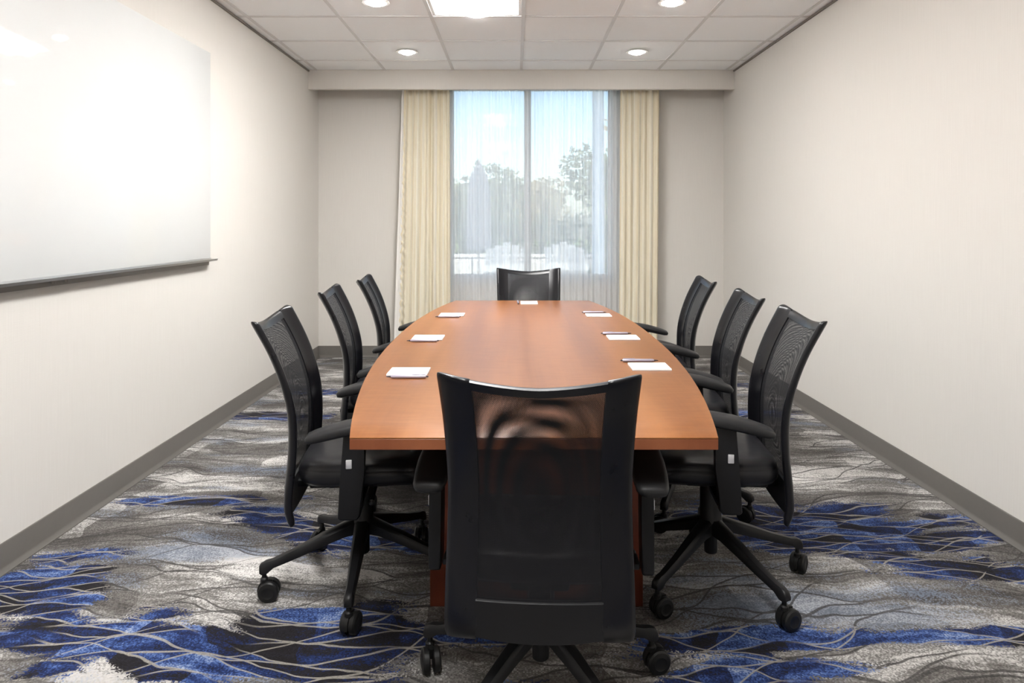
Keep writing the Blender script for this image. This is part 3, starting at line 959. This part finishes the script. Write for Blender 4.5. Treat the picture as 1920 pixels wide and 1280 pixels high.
chair(0.068, 1.824, -3, 88.5, 'black mesh-back office chair at the near end, its back to the camera', -0.012, 1)
chair(-0.537, 2.41, -85, 203, 'black mesh-back office chair nearest the camera on the marker board side', 0.008, 2, -0.025)
chair(-0.590, 3.33, -85, 190, 'black mesh-back office chair in the middle on the marker board side', 0.008, 3, -0.03)
chair(-0.575, 4.03, -85, 215, 'black mesh-back office chair farthest back on the marker board side', 0.006, 4, -0.02)
chair(0.690, 2.41, 85, 8, 'black mesh-back office chair nearest the camera along the bare wall', 0.010, 5, -0.01)
chair(0.74, 3.085, 85, 30, 'black mesh-back office chair in the middle along the bare wall', 0.008, 6, -0.008)
chair(0.77, 3.88, 86, 50, 'black mesh-back office chair farthest back along the bare wall', 0.008, 7, -0.025)
chair(0.095, 4.58, 180, 90, 'black mesh-back office chair at the head of the table before the window', 0.0, 8)

# ================================================================== NOTEPADS AND PENS
sheet_bm = bmesh.new()
bm_box(sheet_bm, -0.068, 0.068, -0.054, 0.054, 0.0015, 0.0065, 0.0006, 1)
sheet_me = bm_mesh('paper_block', sheet_bm)
card_me = box_mesh('card_backing', -0.0685, 0.0685, -0.0545, 0.0545, 0.0, 0.0015)
pen_me = lathe_mesh('barrel', [(0.0040, -0.052), (0.0056, -0.046), (0.0058, 0.0), (0.0060, 0.002), (0.0060, 0.060), (0.0048, 0.064)], 14, 'X')
tip_me = lathe_mesh('tip', [(0.0008, -0.068), (0.0016, -0.066), (0.0034, -0.052)], 12, 'X')
clip_me = box_mesh('clip', 0.018, 0.062, -0.0014, 0.0014, 0.0056, 0.0076, 0.0006, 1)
click_me = lathe_mesh('push_button', [(0.0026, 0.064), (0.0026, 0.071), (0.0015, 0.072)], 10, 'X')
def setting(px, py, rz, pen, prz, where):
    t = empty('notepad', (px, py, TZ), math.radians(rz))
    tag(t, 'white paper notepad ' + where, 'notepad', 'notepads on the table')
    obj('paper_block', sheet_me, M['paper'], t)
    obj('card_backing', card_me, M['card'], t)
    p = empty('pen', (pen[0], pen[1], TZ + 0.0062), math.radians(prz))
    tag(p, 'silver lavender pen beside the notepad ' + where, 'pen', 'pens on the table')
    obj('barrel', pen_me, M['pen'], p)
    obj('tip', tip_me, M['pentip'], p)
    obj('clip', clip_me, M['pen'], p)
    obj('push_button', click_me, M['pentip'], p)
setting(-0.366, 2.352, 0, (-0.360, 2.264), 1, 'nearest the camera on the marker board side')
setting(-0.388, 3.050, 0, (-0.402, 2.957), 1, 'in the middle on the marker board side')
setting(-0.352, 3.815, 0, (-0.368, 3.718), 1, 'farthest back on the marker board side')
setting(0.478, 2.434, 180, (0.462, 2.530), 180, 'nearest the camera along the bare wall side')
setting(0.482, 3.052, 180, (0.468, 3.152), 180, 'in the middle along the bare wall side')
setting(0.462, 3.790, 180, (0.452, 3.895), 180, 'farthest back along the bare wall side')
setting(0.089, 4.385, 90, (0.018, 4.39), 92, 'before the chair at the window end')

# ================================================================== OUTSIDE THE WINDOW
tag(obj('ground', box_mesh('ground', -25, 25, YB + 0.2, 60, -0.25, -0.10), M['grass']), 'pale lawn outside beyond the window', 'ground', kind='structure')
tag(obj('patio', box_mesh('patio', -7, 7, YB + 0.2, 15.5, -0.10, -0.06), M['paving']), 'pale concrete patio outside the window', 'ground', kind='structure')
gw = empty('garden_wall', (0, 16.0, -0.1))
tag(gw, 'low pale stone wall at the far side of the patio', 'wall')
for i in range(14):
    obj('stone_block', box_mesh('stone_block', -0.49, 0.49, -0.16, 0.16, 0.0, 0.55 + random.uniform(-0.01, 0.01), 0.02, 1), M['stone'], gw, (-6.5 + i, 0, 0))
obj('coping', box_mesh('coping', -7.05, 7.05, -0.2, 0.2, 0.56, 0.63, 0.01, 1), M['stone'], gw)

def leaf_cloud(name, blobs, count, size, seed):
    rnd = random.Random(seed)
    verts, faces = [], []
    tot = sum(b[3] ** 2 for b in blobs)
    for (cx, cy, cz, rr) in blobs:
        for _ in range(int(count * rr * rr / tot)):
            d = Vector((rnd.gauss(0, 1), rnd.gauss(0, 1), rnd.gauss(0, 1))).normalized()
            p = Vector((cx, cy, cz)) + d * rr * (rnd.uniform(0.2, 1.0) ** 0.4) * rnd.uniform(0.85, 1.12)
            a = Vector((rnd.gauss(0, 1), rnd.gauss(0, 1), rnd.gauss(0, 1))).normalized()
            b = a.cross(Vector((rnd.gauss(0, 1), rnd.gauss(0, 1), rnd.gauss(0, 1)))).normalized()
            s_ = size * rnd.uniform(0.6, 1.3)
            i = len(verts)
            verts += [p - a * s_, p + b * s_ * 0.5, p + a * s_, p - b * s_ * 0.5]
            faces.append((i, i + 1, i + 2, i + 3))
    return to_mesh(name, verts, faces, smooth=0)
def tree(name, x, y, h, r, mat, label, seed, count=2200, size=0.13):
    rnd = random.Random(seed)
    t = empty(name, (x, y, -0.12))
    tag(t, label, 'tree', 'trees beyond the patio')
    blobs = []
    for i in range(10):
        a = rnd.uniform(0, 6.28); q = rnd.uniform(0, 0.62) * r
        blobs.append((q * math.cos(a), q * math.sin(a), h - r * rnd.uniform(0.45, 1.5), r * rnd.uniform(0.35, 0.6)))
    obj('crown', leaf_cloud('crown', blobs, count, size, seed), mat, t)
    rings = []
    for q in range(7):
        f = q / 6
        rr = 0.05 + 0.11 * (1 - f) ** 1.5 * (h / 5)
        rings.append([(rr * math.cos(2 * math.pi * i / 10) + 0.08 * math.sin(3 * f), rr * math.sin(2 * math.pi * i / 10), f * (h - r * 0.8)) for i in range(10)])
    obj('trunk', loft_mesh('trunk', rings), M['bark'], t)
tree('tree', 3.2, 13.0, 4.6, 1.7, M['leafb'], 'tall pale autumn tree at the right of the window view', 31, 3200)
tree('tree', 2.9, 21.5, 4.0, 1.7, M['leafa'], 'green tree behind the right window pane, left of the autumn tree', 32)
tree('tree', -0.9, 23.0, 3.5, 1.6, M['leafa'], 'small green tree seen just left of the mullion', 33)
tree('tree', -3.3, 24.0, 3.3, 1.7, M['leafa'], 'green tree at the left edge of the window view', 34)
tree('tree', 1.0, 28.0, 3.6, 1.7, M['leafb'], 'pale tree seen just right of the mullion', 35)
hd = obj('hedge', leaf_cloud('hedge', [(-8 + i * 0.8, 17.5 + 0.2 * (i % 2), 0.75, 0.75) for i in range(21)], 9000, 0.10, 36), M['leafc'])
tag(hd, 'dark clipped hedge behind the low stone wall', 'hedge')
for (x, y, r_, lb, sd) in [(1.55, 11.2, 0.42, 'round shrub at the foot of the right window pane', 41), (2.3, 10.4, 0.55, 'larger shrub at the right edge of the patio', 42)]:
    b = obj('shrub', leaf_cloud('shrub', [(0, 0, r_ * 0.95, r_), (r_ * 0.5, 0.1, r_ * 0.8, r_ * 0.7), (-r_ * 0.5, 0, r_ * 0.75, r_ * 0.7)], 1100, 0.06, sd), M['leafc'], None, (x, y, -0.06))
    tag(b, lb, 'shrub', 'shrubs on the patio')
um = empty('patio_umbrella', (-0.64, 12.0, -0.06))
tag(um, 'closed grey patio umbrella standing outside the left pane', 'umbrella')
obj('pole', lathe_mesh('pole', [(0.02, 0.05), (0.02, 2.38), (0.03, 2.40), (0.005, 2.46)], 12), M['greymetal'], um)
rings = []
for (z, r_) in [(0.85, 0.17), (0.95, 0.185), (1.4, 0.18), (1.9, 0.16), (2.15, 0.12), (2.32, 0.05), (2.37, 0.025)]:
    rings.append([(r_ * (1 + 0.22 * math.cos(8 * a)) * math.cos(a), r_ * (1 + 0.22 * math.cos(8 * a)) * math.sin(a), z) for a in [2 * math.pi * i / 48 for i in range(48)]])
obj('canopy', loft_mesh('canopy', rings), M['canvas'], um)
obj('base', lathe_mesh('base', [(0.26, 0.0), (0.26, 0.05), (0.05, 0.09), (0.03, 0.25)], 24), M['greymetal'], um)
def garden_chair(x, y, rz, label):
    t = empty('garden_chair', (x, y, -0.06), math.radians(rz))
    tag(t, label, 'chair', 'white garden chairs on the patio')
    for i in range(5):
        xx = -0.24 + 0.12 * i
        me = prism_mesh('back_slat', [(-0.12, 0.30), (-0.10, 0.30), (-0.42, 0.98 + 0.04 * (2 - abs(i - 2))), (-0.44, 0.98 + 0.04 * (2 - abs(i - 2)))], 'X', xx - 0.052, xx + 0.052)
        obj('back_slat', me, M['lounge'], t)
    for i in range(5):
        yy = -0.10 + 0.11 * i
        obj('seat_slat', box_mesh('seat_slat', -0.29, 0.29, yy - 0.05, yy + 0.05, 0.28 + 0.018 * i, 0.30 + 0.018 * i), M['lounge'], t)
    for s_ in (-1, 1):
        obj('arm', box_mesh('arm', s_ * 0.34 - 0.07, s_ * 0.34 + 0.07, -0.35, 0.46, 0.55, 0.575, 0.005), M['lounge'], t)
        obj('leg', box_mesh('leg', s_ * 0.32 - 0.02, s_ * 0.32 + 0.02, 0.36, 0.46, 0.0, 0.55), M['lounge'], t)
        obj('leg', box_mesh('leg', s_ * 0.32 - 0.02, s_ * 0.32 + 0.02, -0.30, -0.20, 0.0, 0.55), M['lounge'], t)
    obj('back_rail', box_mesh('back_rail', -0.34, 0.34, -0.34, -0.31, 0.66, 0.74), M['lounge'], t)
garden_chair(-0.25, 9.6, 20, 'white slatted garden chair left of the mullion')
garden_chair(0.85, 9.9, -25, 'white slatted garden chair right of the mullion')
pc = obj('porch_column', lathe_mesh('porch_column', [(0.13, 0.0), (0.13, 0.1), (0.085, 0.14), (0.075, 3.1), (0.11, 3.15), (0.11, 3.2)], 20), M['stucco'], None, (1.08, 8.9, -0.06))
tag(pc, 'slim pale blue porch column beyond the right pane', 'column')
